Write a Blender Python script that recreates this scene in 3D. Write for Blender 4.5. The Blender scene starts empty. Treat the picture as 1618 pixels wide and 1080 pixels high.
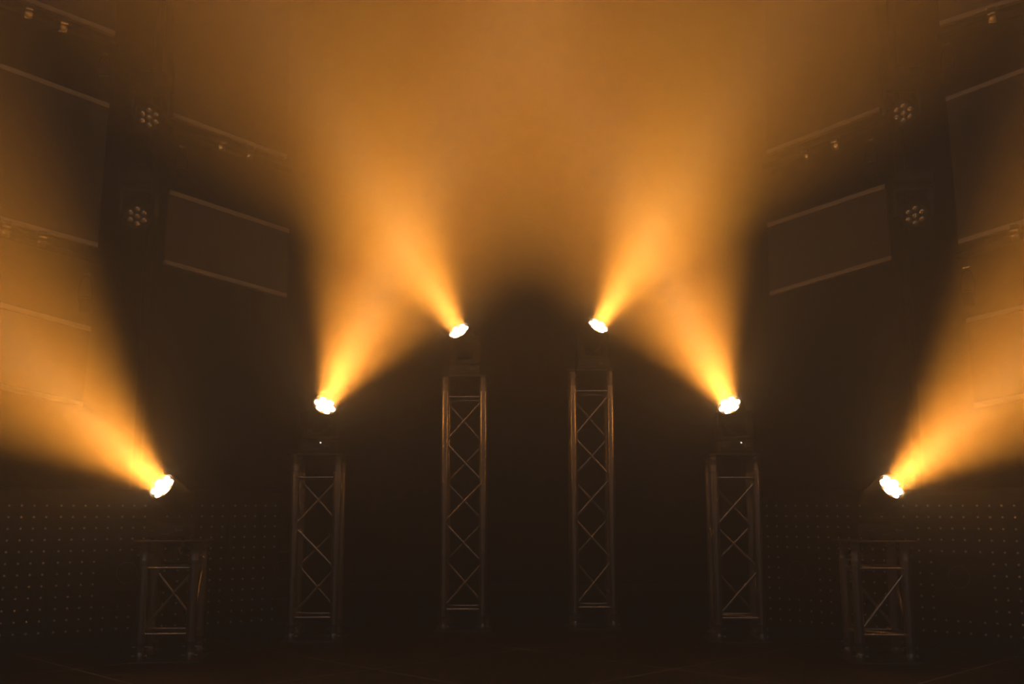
import bpy, bmesh, math, random
from mathutils import Vector, Matrix
random.seed(5)
C = bpy.context.scene.collection
W, H, F = 1618.0, 1080.0, 1650.0
PITCH = math.radians(8.95)
CAM = Vector((0, 0, 0.756))
RT = Vector((1, 0, 0)); UP = Vector((0, -math.sin(PITCH), math.cos(PITCH))); FW = Vector((0, math.cos(PITCH), math.sin(PITCH)))

# ------------------------------------------------------------------ survey helpers
def ray(px, py):
    return FW + RT * ((px - W / 2) / F) + UP * ((H / 2 - py) / F)
def at_y(px, py, Y):
    d = ray(px, py); return CAM + d * (Y / d.y)
def on_floor(px, py):
    d = ray(px, py); return CAM + d * (-CAM.z / d.z)
def on_plane(px, py, p, n):
    d = ray(px, py); return CAM + d * ((p - CAM).dot(n) / d.dot(n))

# ------------------------------------------------------------------ materials
def mat(name, col, rough=.6, metal=0.0, bump=0.0, scale=20.0, var=0.0, spec=.5):
    m = bpy.data.materials.new(name); m.use_nodes = True
    nt = m.node_tree; b = nt.nodes['Principled BSDF']
    b.inputs['Base Color'].default_value = (*col, 1); b.inputs['Roughness'].default_value = rough
    b.inputs['Metallic'].default_value = metal; b.inputs['Specular IOR Level'].default_value = spec
    if bump or var:
        tc = nt.nodes.new('ShaderNodeTexCoord'); n = nt.nodes.new('ShaderNodeTexNoise')
        n.inputs['Scale'].default_value = scale; n.inputs['Detail'].default_value = 4
        nt.links.new(tc.outputs['Object'], n.inputs['Vector'])
        if bump:
            bp = nt.nodes.new('ShaderNodeBump'); bp.inputs['Strength'].default_value = bump; bp.inputs['Distance'].default_value = .004
            nt.links.new(n.outputs['Fac'], bp.inputs['Height']); nt.links.new(bp.outputs['Normal'], b.inputs['Normal'])
        if var:
            r = nt.nodes.new('ShaderNodeMapRange'); r.inputs['To Min'].default_value = max(0, rough - var); r.inputs['To Max'].default_value = min(1, rough + var)
            nt.links.new(n.outputs['Fac'], r.inputs['Value']); nt.links.new(r.outputs['Result'], b.inputs['Roughness'])
    return m
M = {}
M['alu'] = mat('brushed_aluminium', (.56, .50, .44), .33, 1.0)
M['alu_dull'] = mat('dull_aluminium', (.34, .31, .28), .5, 1.0)
M['steel'] = mat('zinc_steel', (.88, .84, .78), .12, 1.0)
M['pin'] = mat('dull_pin', (.25, .23, .2), .4, 1.0)
M['plate'] = mat('dark_steel_plate', (.12, .115, .11), .45, .8, .1, 30, .1)
M['black'] = mat('black_plastic', (.02, .02, .02), .5, 0, .05, 80)
M['black_metal'] = mat('black_powder_coat', (.016, .016, .017), .55, .0, .08, 120)
M['print'] = mat('grey_print', (.30, .29, .28), .6)
M['drape'] = mat('black_drape', (.012, .011, .011), .95, 0, .25, 140, 0, .1)
M['wall'] = mat('black_wall', (.010, .010, .010), .9, 0, .1, 12, 0, .2)
M['screen'] = mat('grey_screen_cloth', (.14, .125, .105), .9, 0, .06, 200, 0, .15)
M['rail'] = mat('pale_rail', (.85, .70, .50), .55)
M['lensglass'] = mat('unlit_lens', (.72, .70, .66), .10, .85, 0, 1, 0, 1.0)
M['dot'] = mat('milky_led_cap', (.62, .60, .58), .35)
M['tile'] = mat('black_matrix_tile', (.012, .011, .011), .75, 0, .1, 60, 0, .3)
M['ring'] = mat('grey_ring', (.16, .155, .15), .5)

def floor_mat():
    m = bpy.data.materials.new('stage_deck'); m.use_nodes = True; nt = m.node_tree; L = nt.links
    b = nt.nodes['Principled BSDF']
    tc = nt.nodes.new('ShaderNodeTexCoord'); sx = nt.nodes.new('ShaderNodeSeparateXYZ'); L.new(tc.outputs['Object'], sx.inputs[0])
    def op(o, a, b_=None, v=None):
        n = nt.nodes.new('ShaderNodeMath'); n.operation = o; L.new(a, n.inputs[0])
        if b_ is not None: L.new(b_, n.inputs[1])
        elif v is not None: n.inputs[1].default_value = v
        return n.outputs[0]
    def seam(s, off):
        a = op('ADD', s, v=-off); a = op('MULTIPLY', a, v=1 / 1.41); a = op('ADD', a, v=100.5); a = op('FRACT', a)
        a = op('ADD', a, v=-.5); a = op('ABSOLUTE', a); return op('LESS_THAN', a, v=.0035)
    s1 = seam(op('SUBTRACT', sx.outputs['Y'], sx.outputs['X']), 5.75)
    s2 = seam(op('ADD', sx.outputs['Y'], sx.outputs['X']), 5.86)
    s = op('MAXIMUM', s1, s2)
    n = nt.nodes.new('ShaderNodeTexNoise'); n.inputs['Scale'].default_value = 3; n.inputs['Detail'].default_value = 6; L.new(tc.outputs['Object'], n.inputs['Vector'])
    r = nt.nodes.new('ShaderNodeMapRange'); r.inputs['To Min'].default_value = .5; r.inputs['To Max'].default_value = .8
    L.new(n.outputs['Fac'], r.inputs['Value']); L.new(r.outputs['Result'], b.inputs['Roughness'])
    mx = nt.nodes.new('ShaderNodeMix'); mx.data_type = 'RGBA'; mx.inputs['A'].default_value = (.020, .016, .016, 1); mx.inputs['B'].default_value = (.28, .25, .23, 1)
    L.new(s, mx.inputs['Factor']); L.new(mx.outputs['Result'], b.inputs['Base Color'])
    b.inputs['Specular IOR Level'].default_value = .25
    return m
M['floor'] = floor_mat()

LAMP = (1.0, .36, .04)
CORE = (1, .56, .30)
def lamp_mat():
    m = bpy.data.materials.new('lit_lens'); m.use_nodes = True; b = m.node_tree.nodes['Principled BSDF']
    b.inputs['Base Color'].default_value = (.8, .8, .8, 1); b.inputs['Roughness'].default_value = .2
    b.inputs['Emission Color'].default_value = (1, .74, .44, 1); b.inputs['Emission Strength'].default_value = 32
    return m
M['lit'] = lamp_mat()
def led_mat():
    m = bpy.data.materials.new('indicator_lamp'); m.use_nodes = True; b = m.node_tree.nodes['Principled BSDF']
    b.inputs['Emission Color'].default_value = (1, .9, .75, 1); b.inputs['Emission Strength'].default_value = 3.0
    return m
M['led'] = led_mat()
def haze_mat():
    m = bpy.data.materials.new('stage_haze'); m.use_nodes = True; nt = m.node_tree
    nt.nodes.remove(nt.nodes['Principled BSDF'])
    v = nt.nodes.new('ShaderNodeVolumeScatter'); v.inputs['Color'].default_value = (1, .98, .95, 1)
    v.inputs['Density'].default_value = .095; v.inputs['Anisotropy'].default_value = .25
    nt.links.new(v.outputs[0], nt.nodes['Material Output'].inputs['Volume'])
    return m
M['haze'] = haze_mat()

# ------------------------------------------------------------------ mesh helpers
def frame_of(d):
    d = d.normalized(); a = Vector((0, 0, 1)) if abs(d.z) < .9 else Vector((1, 0, 0))
    u = a.cross(d).normalized(); return u, d.cross(u), d
def add_box(bm, c, s, rot=None, bev=0.0):
    m = Matrix.LocRotScale(Vector(c), rot, Vector(s))
    g = bmesh.ops.create_cube(bm, size=1, matrix=m)
    if bev:
        es = list({e for v in g['verts'] for e in v.link_edges})
        bmesh.ops.bevel(bm, geom=es, offset=bev, segments=2, affect='EDGES', profile=.5)
def add_tube(bm, a, b, r, n=16, r2=None):
    a, b = Vector(a), Vector(b); u, v, d = frame_of(b - a); r2 = r if r2 is None else r2
    ra = [bm.verts.new(a + (u * math.cos(t) + v * math.sin(t)) * r) for t in [2 * math.pi * i / n for i in range(n)]]
    rb = [bm.verts.new(b + (u * math.cos(t) + v * math.sin(t)) * r2) for t in [2 * math.pi * i / n for i in range(n)]]
    for i in range(n):
        bm.faces.new((ra[i], ra[(i + 1) % n], rb[(i + 1) % n], rb[i]))
    bm.faces.new(ra[::-1]); bm.faces.new(rb)
def add_lathe(bm, o, axis, prof, n=24):
    """prof: (distance along axis, radius), closed with caps"""
    o = Vector(o); u, v, d = frame_of(Vector(axis)); rings = []
    for h, r in prof:
        rings.append([bm.verts.new(o + d * h + (u * math.cos(2 * math.pi * i / n) + v * math.sin(2 * math.pi * i / n)) * max(r, 1e-4)) for i in range(n)])
    for p, q in zip(rings, rings[1:]):
        for i in range(n):
            bm.faces.new((p[i], p[(i + 1) % n], q[(i + 1) % n], q[i]))
    bm.faces.new(rings[0][::-1]); bm.faces.new(rings[-1])
def add_path(bm, pts, r, n=8):
    pts = [Vector(p) for p in pts]; rings = []
    u = None
    for i, p in enumerate(pts):
        d = (pts[min(i + 1, len(pts) - 1)] - pts[max(i - 1, 0)]).normalized()
        if u is None: u = frame_of(d)[0]
        u = (u - d * u.dot(d)).normalized(); v = d.cross(u)
        rings.append([bm.verts.new(p + (u * math.cos(2 * math.pi * k / n) + v * math.sin(2 * math.pi * k / n)) * r) for k in range(n)])
    for p, q in zip(rings, rings[1:]):
        for i in range(n): bm.faces.new((p[i], p[(i + 1) % n], q[(i + 1) % n], q[i]))
    bm.faces.new(rings[0][::-1]); bm.faces.new(rings[-1])
def add_torus(bm, o, axis, R, r, n=40, k=8):
    u, v, d = frame_of(Vector(axis)); o = Vector(o); g = []
    for i in range(n):
        t = 2 * math.pi * i / n; e = u * math.cos(t) + v * math.sin(t)
        g.append([bm.verts.new(o + e * (R + r * math.cos(2 * math.pi * j / k)) + d * r * math.sin(2 * math.pi * j / k)) for j in range(k)])
    for i in range(n):
        for j in range(k):
            bm.faces.new((g[i][j], g[(i + 1) % n][j], g[(i + 1) % n][(j + 1) % k], g[i][(j + 1) % k]))
def add_slab(bm, q, t):
    """a board whose front face is the quad q, thickness t backwards along -normal"""
    q = [Vector(p) for p in q]; n = (q[1] - q[0]).cross(q[3] - q[0]).normalized() * t
    a = [bm.verts.new(p) for p in q]; b = [bm.verts.new(p - n) for p in q]
    bm.faces.new(a); bm.faces.new(b[::-1])
    for i in range(4):
        j = (i + 1) % 4; bm.faces.new((a[j], a[i], b[i], b[j]))

def obj(name, bm, m, parent=None, smooth=True):
    bmesh.ops.recalc_face_normals(bm, faces=bm.faces)
    me = bpy.data.meshes.new(name); bm.to_mesh(me); bm.free(); me.materials.append(M[m])
    if smooth:
        for p in me.polygons: p.use_smooth = True
        me.set_sharp_from_angle(angle=math.radians(35))
    o = bpy.data.objects.new(name, me); C.objects.link(o)
    if parent is not None: o.parent = parent
    return o
def B(): return bmesh.new()
def tag(o, label, cat, group=None):
    o['label'] = label; o['category'] = cat
    if group: o['group'] = group
    return o
def thing(name, label, cat, loc=(0, 0, 0), rotz=0, group=None):
    o = bpy.data.objects.new(name, None); C.objects.link(o); o.empty_display_size = .1
    o.location = loc; o.rotation_euler = (0, 0, rotz); return tag(o, label, cat, group)
def struct(name, bm, m):
    o = obj(name, bm, m, None, False); o['kind'] = 'structure'; return o

# ------------------------------------------------------------------ the room
X0, X1, Y0, Y1, ZC = -6.0, 6.0, -3.0, 11.0, 8.0
b = B(); add_box(b, (0, 4, -.1), (12.4, 14.4, .2)); struct('floor', b, 'floor')
b = B(); add_box(b, (0, 4, ZC + .1), (12.4, 14.4, .2)); struct('ceiling', b, 'wall')
b = B(); add_box(b, (0, Y1 + .1, 4), (12.4, .2, 8)); struct('wall_back', b, 'wall')
b = B(); add_box(b, (0, Y0 - .1, 4), (12.4, .2, 8)); struct('wall_front', b, 'wall')
b = B(); add_box(b, (X0 - .1, 4, 4), (.2, 14, 8)); struct('wall_left', b, 'wall')
b = B(); add_box(b, (X1 + .1, 4, 4), (.2, 14, 8)); struct('wall_right', b, 'wall')

# pleated black drape across the back
b = B(); n = 900; x0, x1 = -5.8, 5.8; rows = [0.01, 2.5, 5, 7.6]; g = []
ph = 0
off = []
for i in range(n + 1):
    ph += .34 * (1 + .35 * math.sin(i * .021) + .25 * math.sin(i * .083))
    off.append(.045 * math.sin(ph) + .015 * math.sin(ph * .37))
for z in rows:
    g.append([b.verts.new((x0 + (x1 - x0) * i / n, 10.5 + off[i] * (1 - .25 * z / 8), z)) for i in range(n + 1)])
for p, q in zip(g, g[1:]):
    for i in range(n): b.faces.new((p[i], p[i + 1], q[i + 1], q[i]))
bmesh.ops.solidify(b, geom=list(b.faces), thickness=.006)
drape = tag(obj('stage_drape', b, 'drape'), 'black pleated drape hanging across the whole back of the stage', 'curtain')

# ------------------------------------------------------------------ truss towers
S = .12; RC = .0245
def make_truss(label, px, base_y, top_y, yaw, nseg):
    p = on_floor(px, base_y)
    yaw = math.radians(yaw)
    c = Vector((p.x, p.y, 0)) + Matrix.Rotation(yaw, 3, 'Z') @ Vector((0, S, 0))
    h = at_y(px, top_y, p.y).z
    t = thing('truss_tower', label, 'truss', c, yaw, 'square truss towers under the moving lights')
    b = B(); add_box(b, (0, 0, .004), (.345, .345, .008), bev=.002); obj('base_plate', b, 'plate', t, False)
    top = h - .008
    b = B(); add_box(b, (0, 0, h - .004), (.335, .335, .008), bev=.002); obj('top_plate', b, 'plate', t, False)
    cz0, cz1 = .10, h - .10
    lo, hi = .135, h - .135
    for sx in (-1, 1):
        for sy in (-1, 1):
            x, y = sx * S, sy * S
            b = B(); add_tube(b, (x, y, cz0), (x, y, cz1), RC, 24); obj('chord', b, 'alu', t)
            for z0, z1, s in ((.008, cz0, 1), (top, cz1, -1)):
                b = B()
                add_lathe(b, (x, y, z0), (0, 0, s), [(0, .0215), (.004, .0225), (.035, .0225), (.040, .019), (.046, .019), (.050, .0235), (abs(z1 - z0) - .012, .0235), (abs(z1 - z0) - .008, .0255), (abs(z1 - z0), .0255)], 24)
                k = obj('coupler', b, 'alu_dull', t)
                for q in (.024, .066):
                    b = B(); add_tube(b, (x - .037, y - .0 , z0 + s * q), (x + .037, y, z0 + s * q), .0045, 8)
                    add_tube(b, (x + .030, y, z0 + s * q), (x + .036, y, z0 + s * q), .008, 8); obj('pin', b, 'pin', k)
    R = .0085
    faces = [((-S, -S), (S, -S)), ((S, -S), (S, S)), ((S, S), (-S, S)), ((-S, S), (-S, -S))]
    for f, (a, e) in enumerate(faces):
        a = Vector((*a, 0)); e = Vector((*e, 0)); d = (e - a).normalized() * .018
        for z in (lo, hi):
            b = B(); add_tube(b, a + d + Vector((0, 0, z)), e - d + Vector((0, 0, z)), R, 12); obj('cross_bar', b, 'alu', t)
        zz0, zz1 = lo + .03, hi - .035
        step = (zz1 - zz0) / nseg; gap = .018
        for k in range(nseg):
            zt, zb = zz1 - k * step - (gap if k else 0), zz1 - (k + 1) * step + (gap if k < nseg - 1 else 0)
            # each face starts at its own right-hand chord, so facing sides cross
            u, v = (e - d, a + d) if k % 2 == 0 else (a + d, e - d)
            b = B(); add_tube(b, u + Vector((0, 0, zt)), v + Vector((0, 0, zb)), R, 12); obj('diagonal_brace', b, 'alu', t)
    for z, s in ((lo, 1), (hi, -1)):
        b = B(); add_tube(b, (-s * (S - .014), s * (S - .014) * 1, z + .0), (s * (S - .014), -s * (S - .014), z), .007, 12)
        obj('inner_brace', b, 'alu', t)
    return t, c, h, yaw
specs = [
 ('short truss tower at far left, lowest step of the left row', 259.5, 1046.0, 853.2, 7.0, 1),
 ('medium truss tower left, between the short and the tall one', 492.5, 1014.0, 716.8, 3.0, 3),
 ('tall truss tower left of centre, its light aimed up and left', 731.0, 998.0, 593.2, 0.0, 5),
 ('tall truss tower right of centre, its light aimed up and right', 939.5, 994.0, 584.6, 0.0, 5),
 ('medium truss tower right, between the tall and the short one', 1170.5, 1015.0, 717.0, -3.5, 3),
 ('short truss tower at far right, lowest step of the right row', 1400.0, 1048.0, 853.6, -4.0, 1),
]
towers = [make_truss(*s) for s in specs]

# ------------------------------------------------------------------ moving head lights
def lens_spots(r):
    return [(0, 0)] + [(r * math.cos(math.radians(60 * k + 30)), r * math.sin(math.radians(60 * k + 30))) for k in range(6)]
def make_head(t, pivot, d, yaw_rot, sc, lit):
    """pivot and d in the space of thing t. Head: rounded barrel along d with seven lenses on its face"""
    d = d.normalized(); u, v, _ = frame_of(d)
    b = B()
    add_lathe(b, pivot, d, [(-.092 * sc, .03 * sc), (-.085 * sc, .05 * sc), (-.05 * sc, .068 * sc), (.0, .074 * sc), (.055 * sc, .076 * sc), (.082 * sc, .075 * sc), (.088 * sc, .072 * sc), (.088 * sc, .066 * sc), (.080 * sc, .065 * sc)], 32)
    for k in range(12):                                   # cooling fins on the back
        a = 2 * math.pi * k / 12; e = u * math.cos(a) + v * math.sin(a)
        add_tube(b, pivot + d * (-.088 * sc) + e * .05 * sc, pivot + d * (-.02 * sc) + e * .073 * sc, .004 * sc, 6)
    head = obj('head', b, 'black', t)
    for (x, y) in lens_spots(.042 * sc):
        o = pivot + d * .079 * sc + u * x + v * y
        b = B(); add_lathe(b, o, d, [(0, .0195 * sc), (.004 * sc, .0195 * sc), (.009 * sc, .016 * sc), (.012 * sc, .010 * sc), (.0132 * sc, .003 * sc)], 20)
        obj('lens', b, 'lit' if lit else 'lensglass', head)
        if not lit:
            b = B(); add_torus(b, o + d * .003 * sc, d, .0203 * sc, .0018 * sc, 20, 6); obj('lens_rim', b, 'black_metal', head)
    return head
def make_body(t, top, pivot_h, s, yoke_axis, sc=1.0, flip=1):
    """base box, display, yoke. s: +1 stands up, -1 hangs down; all along local z from 'top'"""
    b = B(); add_box(b, top + Vector((0, 0, s * .042 * sc)), (.20 * sc, .19 * sc, .068 * sc), bev=.008 * sc)
    for sx in (-1, 1):
        for sy in (-1, 1):
            add_tube(b, top + Vector((sx * .075 * sc, sy * .07 * sc, 0)), top + Vector((sx * .075 * sc, sy * .07 * sc, s * .012 * sc)), .012 * sc, 12)
    base = obj('base', b, 'black', t)
    b = B(); add_lathe(b, top + Vector((0, 0, s * .074 * sc)), (0, 0, s), [(0, .07 * sc), (.006 * sc, .07 * sc), (.010 * sc, .06 * sc), (.022 * sc, .06 * sc)], 28); obj('turntable', b, 'black', t)
    ax = yoke_axis.normalized(); w = .098 * sc
    y0 = s * .094 * sc
    b = B()
    rot = Matrix.Rotation(math.atan2(ax.y, ax.x), 3, 'Z').to_quaternion()
    add_box(b, top + Vector((0, 0, y0 + s * .008 * sc)), (w * 2 + .026 * sc, .075 * sc, .02 * sc), rot, bev=.006 * sc)
    for q in (-1, 1):
        c = top + ax * (q * w); hh = pivot_h + .022 * sc - (.094 * sc)
        add_box(b, c + Vector((0, 0, y0 + s * hh / 2)), (.024 * sc, .062 * sc, hh), rot, bev=.007 * sc)
    yoke = obj('yoke', b, 'black', t)
    for q in (-1, 1):
        b = B(); p = top + Vector((0, 0, s * pivot_h)); add_tube(b, p + ax * (q * .070 * sc), p + ax * (q * (w + .016 * sc)), .016 * sc, 16); obj('tilt_hub', b, 'black_metal', yoke)
    return base

def add_light(name, kind, loc, parent, energy, col, radius, d=None, size=40, blend=1.0):
    l = bpy.data.lights.new(name, kind); l.energy = energy; l.color = col
    if kind != 'AREA': l.shadow_soft_size = radius
    o = bpy.data.objects.new(name, l); C.objects.link(o); o.location = loc
    if kind == 'SPOT':
        l.spot_size = math.radians(size); l.spot_blend = blend
        o.rotation_euler = Vector(d).to_track_quat('-Z', 'Y').to_euler()
    if kind == 'AREA':
        l.shape = 'DISK'; l.size = radius; l.spread = math.radians(size)
        o.rotation_euler = Vector(d).to_track_quat('-Z', 'Y').to_euler()
    o.parent = parent
    return o

# lens position in the photo, beam heading across the picture (degrees, 0 = right, 90 = up), share aimed towards the camera
P_WIDE, P_CORE, P_SKIRT, P_SPILL = 42.0, 1.0, 22.0, 3.0
heads = [
 ('lit moving head light on the short far left tower, beam fanning up left', 256, 768, 135, 55),
 ('lit moving head light on the medium left tower, beam rising up right', 513.5, 640, 64, 48),
 ('lit moving head light on the tall left of centre tower', 725, 522.5, 121, 60),
 ('lit moving head light on the tall right of centre tower', 945.5, 514.5, 59, 60),
 ('lit moving head light on the medium right tower, beam rising up left', 1152.5, 639.5, 116, 48),
 ('lit moving head light on the short far right tower, beam fanning up right', 1408.5, 768.5, 45, 55),
]
for (lab, px, py, ang, th), (tw, c, h, yaw) in zip(heads, towers):
    r = ray(px, py).normalized(); su = UP - r * UP.dot(r); su.normalize(); sr = r.cross(su)
    a = math.radians(ang); q = math.radians(th)
    d = (sr * math.cos(a) + su * math.sin(a)) * math.sin(q) - r * math.cos(q)
    lens = at_y(px, py, c.y - .045)                       # centre of the lit face
    pivot = lens - d * .09
    t = thing('moving_head_light', lab, 'stage light', (pivot.x, pivot.y, h), yaw, 'lit moving lights on the towers')
    inv = Matrix.Rotation(-yaw, 3, 'Z'); dl = inv @ d
    ph_ = pivot.z - h
    flat = Vector((dl.x, dl.y, 0)).normalized(); ax = Vector((-flat.y, flat.x, 0))
    k_ = 1.12 if 'medium' in lab else (.98 if 'right of' in lab else .88 if 'tall' in lab else 1.0)   # dimmer level of each lamp
    # yoke stands across the beam
    base = make_body(t, Vector((0, 0, 0)), ph_, 1, ax)
    b = B(); add_box(b, (-.01, -.0955, .05), (.07, .003, .026), bev=.001); obj('display', b, 'black_metal', base, False)
    for bx, bz, bw, bh in ((-.078, .048, .022, .003), (-.035, .062, .006, .004), (-.012, .062, .006, .004), (.040, .052, .004, .012), (.047, .048, .004, .020), (.058, .050, .010, .004), (.070, .048, .010, .004), (-.010, .030, .036, .003)):
        b = B(); add_box(b, (bx, -.0958, bz), (bw, .002, bh)); obj('printed_mark', b, 'print', base, False)
    if 'medium' in lab:
        b = B(); add_lathe(b, (.02, -.095, .068), (0, -1, 0), [(0, .004), (.003, .0038), (.005, .002)], 10); obj('indicator_lamp', b, 'led', base)
    make_head(t, Vector((0, 0, ph_)), dl, 0, 1.06, True)
    lp = Vector((0, 0, ph_)) + dl * .1
    add_light('wide_beam', 'AREA', lp, t, P_WIDE * k_, LAMP, .11, dl, 53)
    add_light('core_beam', 'AREA', lp, t, P_CORE * k_, CORE, .09, dl, 18)
    add_light('beam_skirt', 'SPOT', lp + dl * .01, t, P_SKIRT, LAMP, .03, dl, 120)
    add_light('lens_spill', 'POINT', Vector((0, 0, ph_)) + dl * .125, t, P_SPILL, LAMP, .02)

# ------------------------------------------------------------------ hanging panels beside the stage
PL, NL = Vector((-2.6, 8.0, 0)), Vector((.64, -.77, 0)).normalized()
PR, NR = Vector((2.6, 8.0, 0)), Vector((-.64, -.77, 0)).normalized()
def make_panel(label, side, tl, tr, br, bl, top_rail, bottom_rail):
    p, n = (PL, NL) if side < 0 else (PR, NR)
    q = [on_plane(*k, p, n) for k in (bl, br, tr, tl)]
    o = sum(q, Vector()) / 4
    t = thing('hanging_screen', label, 'panel', o, 0, 'grey panels hung beside the stage')
    q = [k - o for k in q]
    b = B(); add_slab(b, q, .03); obj('screen', b, 'screen', t, False)
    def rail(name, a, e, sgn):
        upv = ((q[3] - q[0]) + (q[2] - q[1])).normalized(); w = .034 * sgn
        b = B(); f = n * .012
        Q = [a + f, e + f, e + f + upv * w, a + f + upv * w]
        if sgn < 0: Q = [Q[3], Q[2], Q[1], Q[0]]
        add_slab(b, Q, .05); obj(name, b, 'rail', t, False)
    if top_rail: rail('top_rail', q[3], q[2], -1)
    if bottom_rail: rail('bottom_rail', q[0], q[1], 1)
    return t
make_panel('grey panel high at far left, cut by the top edge, above the two bright clamps', -1, (-140, -300), (196, -165), (181, 56), (-140, -66), 0, 1)
make_panel('large grey panel at far left between the upper and the lower clamps', -1, (-140, 49), (172, 164), (154, 391), (-140, 311), 1, 1)
make_panel('lowest grey panel at far left, washed over by the left beam', -1, (-140, 440), (143, 516), (130, 642), (-140, 584), 1, 1)
make_panel('grey panel left of centre, high, fading into the glow at the top edge', -1, (283, -160), (462, -80), (452, 251), (273, 185), 0, 1)
make_panel('smaller grey panel left, right of the upper dark unlit lens clusters', -1, (268, 300), (456, 362), (452, 470), (260, 417), 1, 1)
make_panel('grey panel high at far right, cut by the top right corner', 1, (1475, -165), (1760, -280), (1760, -48), (1485, 41), 0, 1)
make_panel('large grey panel at far right, beside the darkest unlit lens cluster', 1, (1495, 154), (1760, 54), (1760, 310), (1515, 386), 1, 1)
make_panel('lowest grey panel at far right, washed over by the right beam', 1, (1527, 503), (1760, 448), (1760, 602), (1540, 644), 1, 1)
make_panel('grey panel right of centre, high, fading into the glow at the top edge', 1, (1208, -80), (1384, -160), (1390, 176), (1212, 244), 0, 1)
make_panel('smaller grey panel right, left of the lower right unlit lens cluster', 1, (1213, 353), (1398, 291), (1408, 411), (1217, 467), 1, 1)

def make_pipe(label, side, a, e):
    p, n = (PL, NL) if side < 0 else (PR, NR)
    A, E = on_plane(*a, p - n * .06, n), on_plane(*e, p - n * .06, n)
    b = B(); add_tube(b, A, E, .024, 16)
    o = tag(obj('rigging_pipe', b, 'black_metal'), label, 'pipe', 'black pipes the panels hang from'); return o
make_pipe('black pipe behind the two clamps at the top left corner', -1, (-140, -45), (186, 76))
make_pipe('black pipe behind the clamps at mid height, far left', -1, (-140, 330), (160, 414))
make_pipe('black pipe below the high panel left of centre', -1, (268, 205), (460, 270))
make_pipe('black pipe at the top right corner', 1, (1482, 60), (1760, -32))
make_pipe('black pipe at mid height, far right', 1, (1512, 404), (1760, 328))
make_pipe('black pipe below the high panel right of centre', 1, (1206, 264), (1394, 196))

def make_clamp(label, side, px, py, hpx=22, bright=True):
    p, n = (PL, NL) if side < 0 else (PR, NR)
    o = on_plane(px, py - 6, p + n * .045, n)
    yaw = math.atan2(n.x, -n.y)
    t = thing('pipe_clamp', label, 'clamp', o, yaw, 'metal clamps on the panel pipes')
    b = B()
    add_box(b, (0, 0, .022), (.055, .05, .034), bev=.004)
    add_box(b, (0, .015, .036), (.04, .03, .02), bev=.003)
    obj('clamp_body', b, 'alu_dull', t)
    tilt = Matrix.Rotation(math.radians(29), 3, 'X').to_quaternion()
    b = B(); add_lathe(b, (-.028, -.012, -.005), (1, 0, 0), [(0, .024), (.002, .026), (.054, .026), (.056, .024)], 20); obj('jaw', b, 'steel', t)
    b = B(); add_box(b, (0, -.006, -.052), (.056, .02, .05), tilt, bev=.002); obj('hook_plate', b, 'steel', t)
    for sx in (-1, 1):
        b = B(); add_lathe(b, (sx * .02, -.012, -.068), (0, -1, -.44), [(0, .007), (.004, .007), (.007, .004)], 8); obj('bolt', b, 'steel', t)
    return t
make_clamp('dim metal clamp at the top left corner, left of the brightest clamp', -1, 45, 20)
make_clamp('brightest metal clamp, under the rail near the top left corner', -1, 100, 42)
make_clamp('metal clamp at the left edge under the large panel', -1, 9, 364)
make_clamp('metal clamp under the large left panel, right of the one at the edge', -1, 66, 380)
make_clamp('faint metal clamp under the high panel left of centre, nearer the dark gap', -1, 350, 231)
make_clamp('faint metal clamp under the high panel left of centre, nearer the glow', -1, 394, 244)
make_clamp('small metal clamp glinting near the top right corner', 1, 1568, 27)
make_clamp('metal clamp at the right edge under the large right panel', 1, 1604, 370)
make_clamp('faint metal clamp under the high panel right of centre, nearer the glow', 1, 1273, 245)
make_clamp('faint metal clamp under the high panel right of centre, nearer the dark gap', 1, 1320, 229)

def make_fitting(label, side, px, py):
    p, n = (PL, NL) if side < 0 else (PR, NR)
    o = on_plane(px, py, p + n * .02, n); yaw = math.atan2(n.x, -n.y)
    t = thing('hanging_fitting', label, 'fitting', o, yaw, 'small dark fittings hung at the pipe ends')
    b = B(); add_lathe(b, (0, 0, -.08), (0, 0, 1), [(0, .036), (.004, .04), (.10, .04), (.115, .03), (.12, .012)], 20); obj('can', b, 'black', t)
    b = B(); add_torus(b, (0, 0, .018), (0, 0, 1), .040, .005, 24, 8); obj('band', b, 'steel', t)
    b = B(); add_path(b, [(-.044, 0, -.01), (-.05, 0, .08), (-.03, 0, .17), (0, 0, .19), (.03, 0, .17), (.05, 0, .08), (.044, 0, -.01)], .005, 8); obj('bracket', b, 'black_metal', t)
    b = B(); add_box(b, (0, 0, .205), (.05, .03, .02), bev=.003); obj('hook', b, 'steel', t)
    return t
make_fitting('small dark fitting at top left, under the end of the highest rail', -1, 164, 126)
make_fitting('small dark fitting at the left, over the lowest far left panel', -1, 134, 476)
make_fitting('small dark fitting left of centre, over the smaller left panel', -1, 286, 271)
make_fitting('small dark fitting at top right, over the large right panel', 1, 1498, 111)
make_fitting('small dark fitting at the right, over the lowest far right panel', 1, 1530, 466)
make_fitting('small dark fitting right of centre, over the smaller right panel', 1, 1377, 261)

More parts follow.
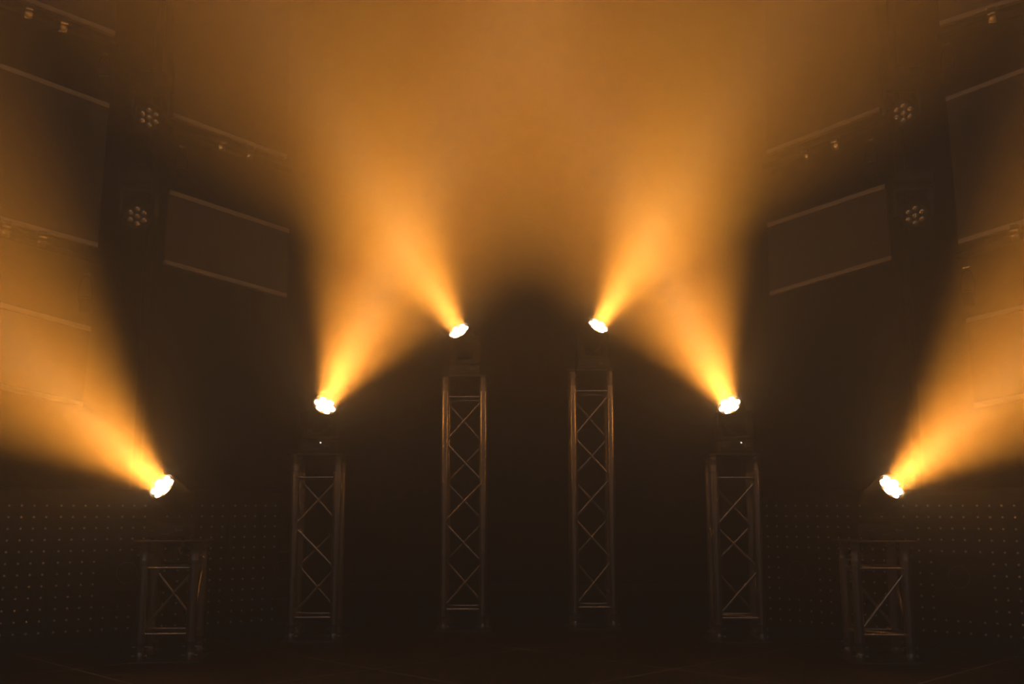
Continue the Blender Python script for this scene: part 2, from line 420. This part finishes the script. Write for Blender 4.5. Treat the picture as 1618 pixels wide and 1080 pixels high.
# ------------------------------------------------------------------ unlit heads on black poles in the gaps
def make_pole(label, px, py, Y):
    p = at_y(px, py, Y)
    b = B(); add_tube(b, (p.x, p.y + .14, .006), (p.x, p.y + .14, 5.9), .025, 16)
    add_lathe(b, (p.x, p.y + .14, .0), (0, 0, 1), [(0, .26), (.006, .26), (.01, .25), (.012, .03)], 28)
    return tag(obj('stand_pole', b, 'wall'), label, 'pole', 'black poles in the dark gaps'), p
YP = 6.9
def hung(label, px, py, aim, xp):
    lens = at_y(px, py, YP - .14)
    d = Vector(aim).normalized(); sc = 1.18
    pivot = lens - d * .09 * sc
    t = thing('moving_head_light', label, 'stage light', (pivot.x, pivot.y, pivot.z + .29), 0, 'unlit moving lights hung in the dark gaps')
    ax = Vector((-d.y, d.x, 0))
    make_body(t, Vector((0, 0, 0)), .29, -1, ax, sc)
    make_head(t, Vector((0, 0, -.29)), d, 0, sc, False)
    dx = xp - pivot.x
    b = B(); add_tube(b, (0, 0, .0), (0, 0, .05), .02, 12); q = Vector((dx, YP + .14 - pivot.y, .04)); e = (q - Vector((0, 0, .04))).normalized(); add_tube(b, (0, 0, .04), q - e * .034, .018, 12)
    add_torus(b, q, (0, 0, 1), .036, .0095, 24, 8)
    obj('hanging_arm', b, 'black_metal', t)
po, pp = make_pole('thin black pole in the dark gap left, behind two unlit lens clusters', 226, 340, YP)
hung('unlit moving head at left, lower of the two lens clusters in the dark gap', 216, 342, (.25, -1, -.42), pp.x)
hung('unlit moving head at left, upper fainter lens cluster in the dark gap', 235, 186, (.25, -1, -.5), pp.x)
po, pp = make_pole('thin black pole in the dark gap right, behind two unlit lens clusters', 1439, 340, YP)
hung('unlit moving head at right, lower of the two lens clusters in the dark gap', 1447, 341, (-.25, -1, -.42), pp.x)
hung('unlit moving head at right, upper fainter lens cluster in the dark gap', 1428, 179, (-.25, -1, -.5), pp.x)

# ------------------------------------------------------------------ low dotted tile walls behind the towers
LED = None
def matrix_wall(side, A, E, n0, names):
    A, E = Vector((*A, 0)), Vector((*E, 0)); d = (E - A).normalized(); nn = Vector((d.y, -d.x, 0))
    if nn.y > 0: nn = -nn
    pitch = .0615; cols, rows = 5, 12; w = cols * pitch + .012
    k = 0; out = []; global LED
    L = (E - A).length
    while k * w < L:
        o = A + d * (k * w + w / 2); lab = names[k]
        t = thing('dotted_tile', lab, 'led tile', o, math.atan2(-nn.x * -1, -nn.y) , 'dotted tiles in the low walls behind the towers')
        b = B(); add_box(b, (0, .03, .425), (w - .003, .06, .85), bev=.002); obj('casing', b, 'tile', t, False)
        for i in range(cols):
            for j in range(rows):
                if LED is None:
                    b = B(); add_lathe(b, (0, 0, 0), (0, -1, 0), [(0, .0064), (.002, .0064), (.005, .0042), (.0064, .001)], 8)
                    LED = q = obj('led', b, 'dot', t)
                else:
                    q = LED.copy(); C.objects.link(q); q.parent = t
                q.location = ((i - 2) * pitch, -.0004, .095 + j * .0605)
        out.append((t, o)); k += 1
    return out, d, nn
lab_l = ['dotted black tile at the left edge of the picture', 'dotted black tile second from the left edge, left of the ring panel',
  'dotted black tile behind the left ring panel beside the short left tower', 'dotted black tile behind the right legs of the short left tower',
  'dotted black tile between the short and the medium left towers', 'dotted black tile next to the medium left tower', 'dotted black tile behind the medium left tower', 'dotted tile inside left']
lab_r = ['dotted black tile at the right edge of the picture', 'dotted black tile second from the right edge, beside the right ring panel',
  'dotted black tile behind the ring panel beside the short right tower', 'dotted black tile behind the left legs of the short right tower',
  'dotted black tile between the short and the medium right towers', 'dotted black tile next to the medium right tower', 'dotted black tile behind the medium right tower', 'dotted tile inside right']
A = Vector((-2.64, 5.6)); dd = Vector((1.09, .7)).normalized()
wl = matrix_wall(-1, A - dd * .12, A + dd * 1.40, 5, lab_l)
A = Vector((2.60, 5.52)); dr = Vector((-.76, .64)).normalized()
wr = matrix_wall(1, A - dr * .12, A + dr * 1.40, 5, lab_r)

def ring_panel(label, wall, px, py, w, h):
    o, d, nn = wall[0][0][1], wall[1], wall[2]
    p = on_plane(px, py, o + nn * .0165, nn)
    t = thing('ring_board', label, 'panel', p, math.atan2(nn.x, -nn.y), 'blank ring panels on the dotted walls')
    b = B(); add_box(b, (0, .0, -.03), (w, .016, h), bev=.003); obj('blank_plate', b, 'tile', t, False)
    b = B(); add_torus(b, (0, -.009, 0), (0, -1, 0), .056, .0022, 48, 6); obj('ring', b, 'ring', t)
ring_panel('blank black panel with a faint ring, left of the short left tower', wl, 200, 904, .24, .29)
ring_panel('blank black panel with a faint ring, left edge of the medium left tower', wl, 446, 900, .20, .26)
ring_panel('blank black panel with a faint ring, right of the short right tower', wr, 1516, 911, .25, .30)
ring_panel('blank black panel with a faint ring, right of the medium right tower', wr, 1260, 901, .20, .26)

# loose safety cable under the short left tower's plate
tw, c, h, yaw = towers[0]
p = at_y(288, 856, c.y + .02)
b = B(); add_path(b, [(p.x + .006, p.y, h - .009), (p.x, p.y, h - .03), (p.x - .008, p.y - .004, h - .045), (p.x - .012, p.y, h - .06), (p.x - .004, p.y + .002, h - .07), (p.x + .004, p.y + .003, h - .062)], .0045, 8)
tag(obj('safety_cable', b, 'rail'), 'short loose end of cable hanging under the top plate of the short left tower', 'cable')

# ------------------------------------------------------------------ haze filling the room
b = B(); add_box(b, (0, 4, 3.95), (12.9, 14.9, 8.7)); hz = obj('haze', b, 'haze', None, False)
hz['kind'] = 'stuff'; hz['label'] = 'thin stage haze filling the whole room and catching the beams'; hz['category'] = 'haze'

# ------------------------------------------------------------------ very dim fill light added behind the camera, lifts haze and dark fronts
l = bpy.data.lights.new('fill_light', 'AREA'); l.shape = 'RECTANGLE'; l.size = 5; l.size_y = 2; l.energy = 42.0; l.color = (.92, .93, 1)
o = bpy.data.objects.new('fill_light', l); C.objects.link(o); o.location = (0, -2.2, 4.6)
o.rotation_euler = (Vector((0, 7.5, 1.2)) - o.location).to_track_quat('-Z', 'Y').to_euler()

w = bpy.data.worlds.new('dark'); w.use_nodes = True; w.node_tree.nodes['Background'].inputs[0].default_value = (0, 0, 0, 1)
bpy.context.scene.world = w

cam = bpy.data.cameras.new('camera'); cam.sensor_width = 36; cam.lens = F / W * 36; cam.clip_end = 100
co = bpy.data.objects.new('camera', cam); C.objects.link(co); co.location = CAM; co.rotation_euler = (math.pi / 2 + PITCH, 0, 0)
sc = bpy.context.scene; sc.camera = co
sc.view_settings.view_transform = 'Standard'; sc.view_settings.look = 'None'; sc.view_settings.gamma = 1; sc.view_settings.use_curve_mapping = False
sc.view_settings.exposure = 0.0
sc.cycles.max_bounces = 6; sc.cycles.diffuse_bounces = 2; sc.cycles.glossy_bounces = 3; sc.cycles.volume_bounces = 0
sc.cycles.use_denoising = True; sc.cycles.denoising_input_passes = 'RGB_ALBEDO'
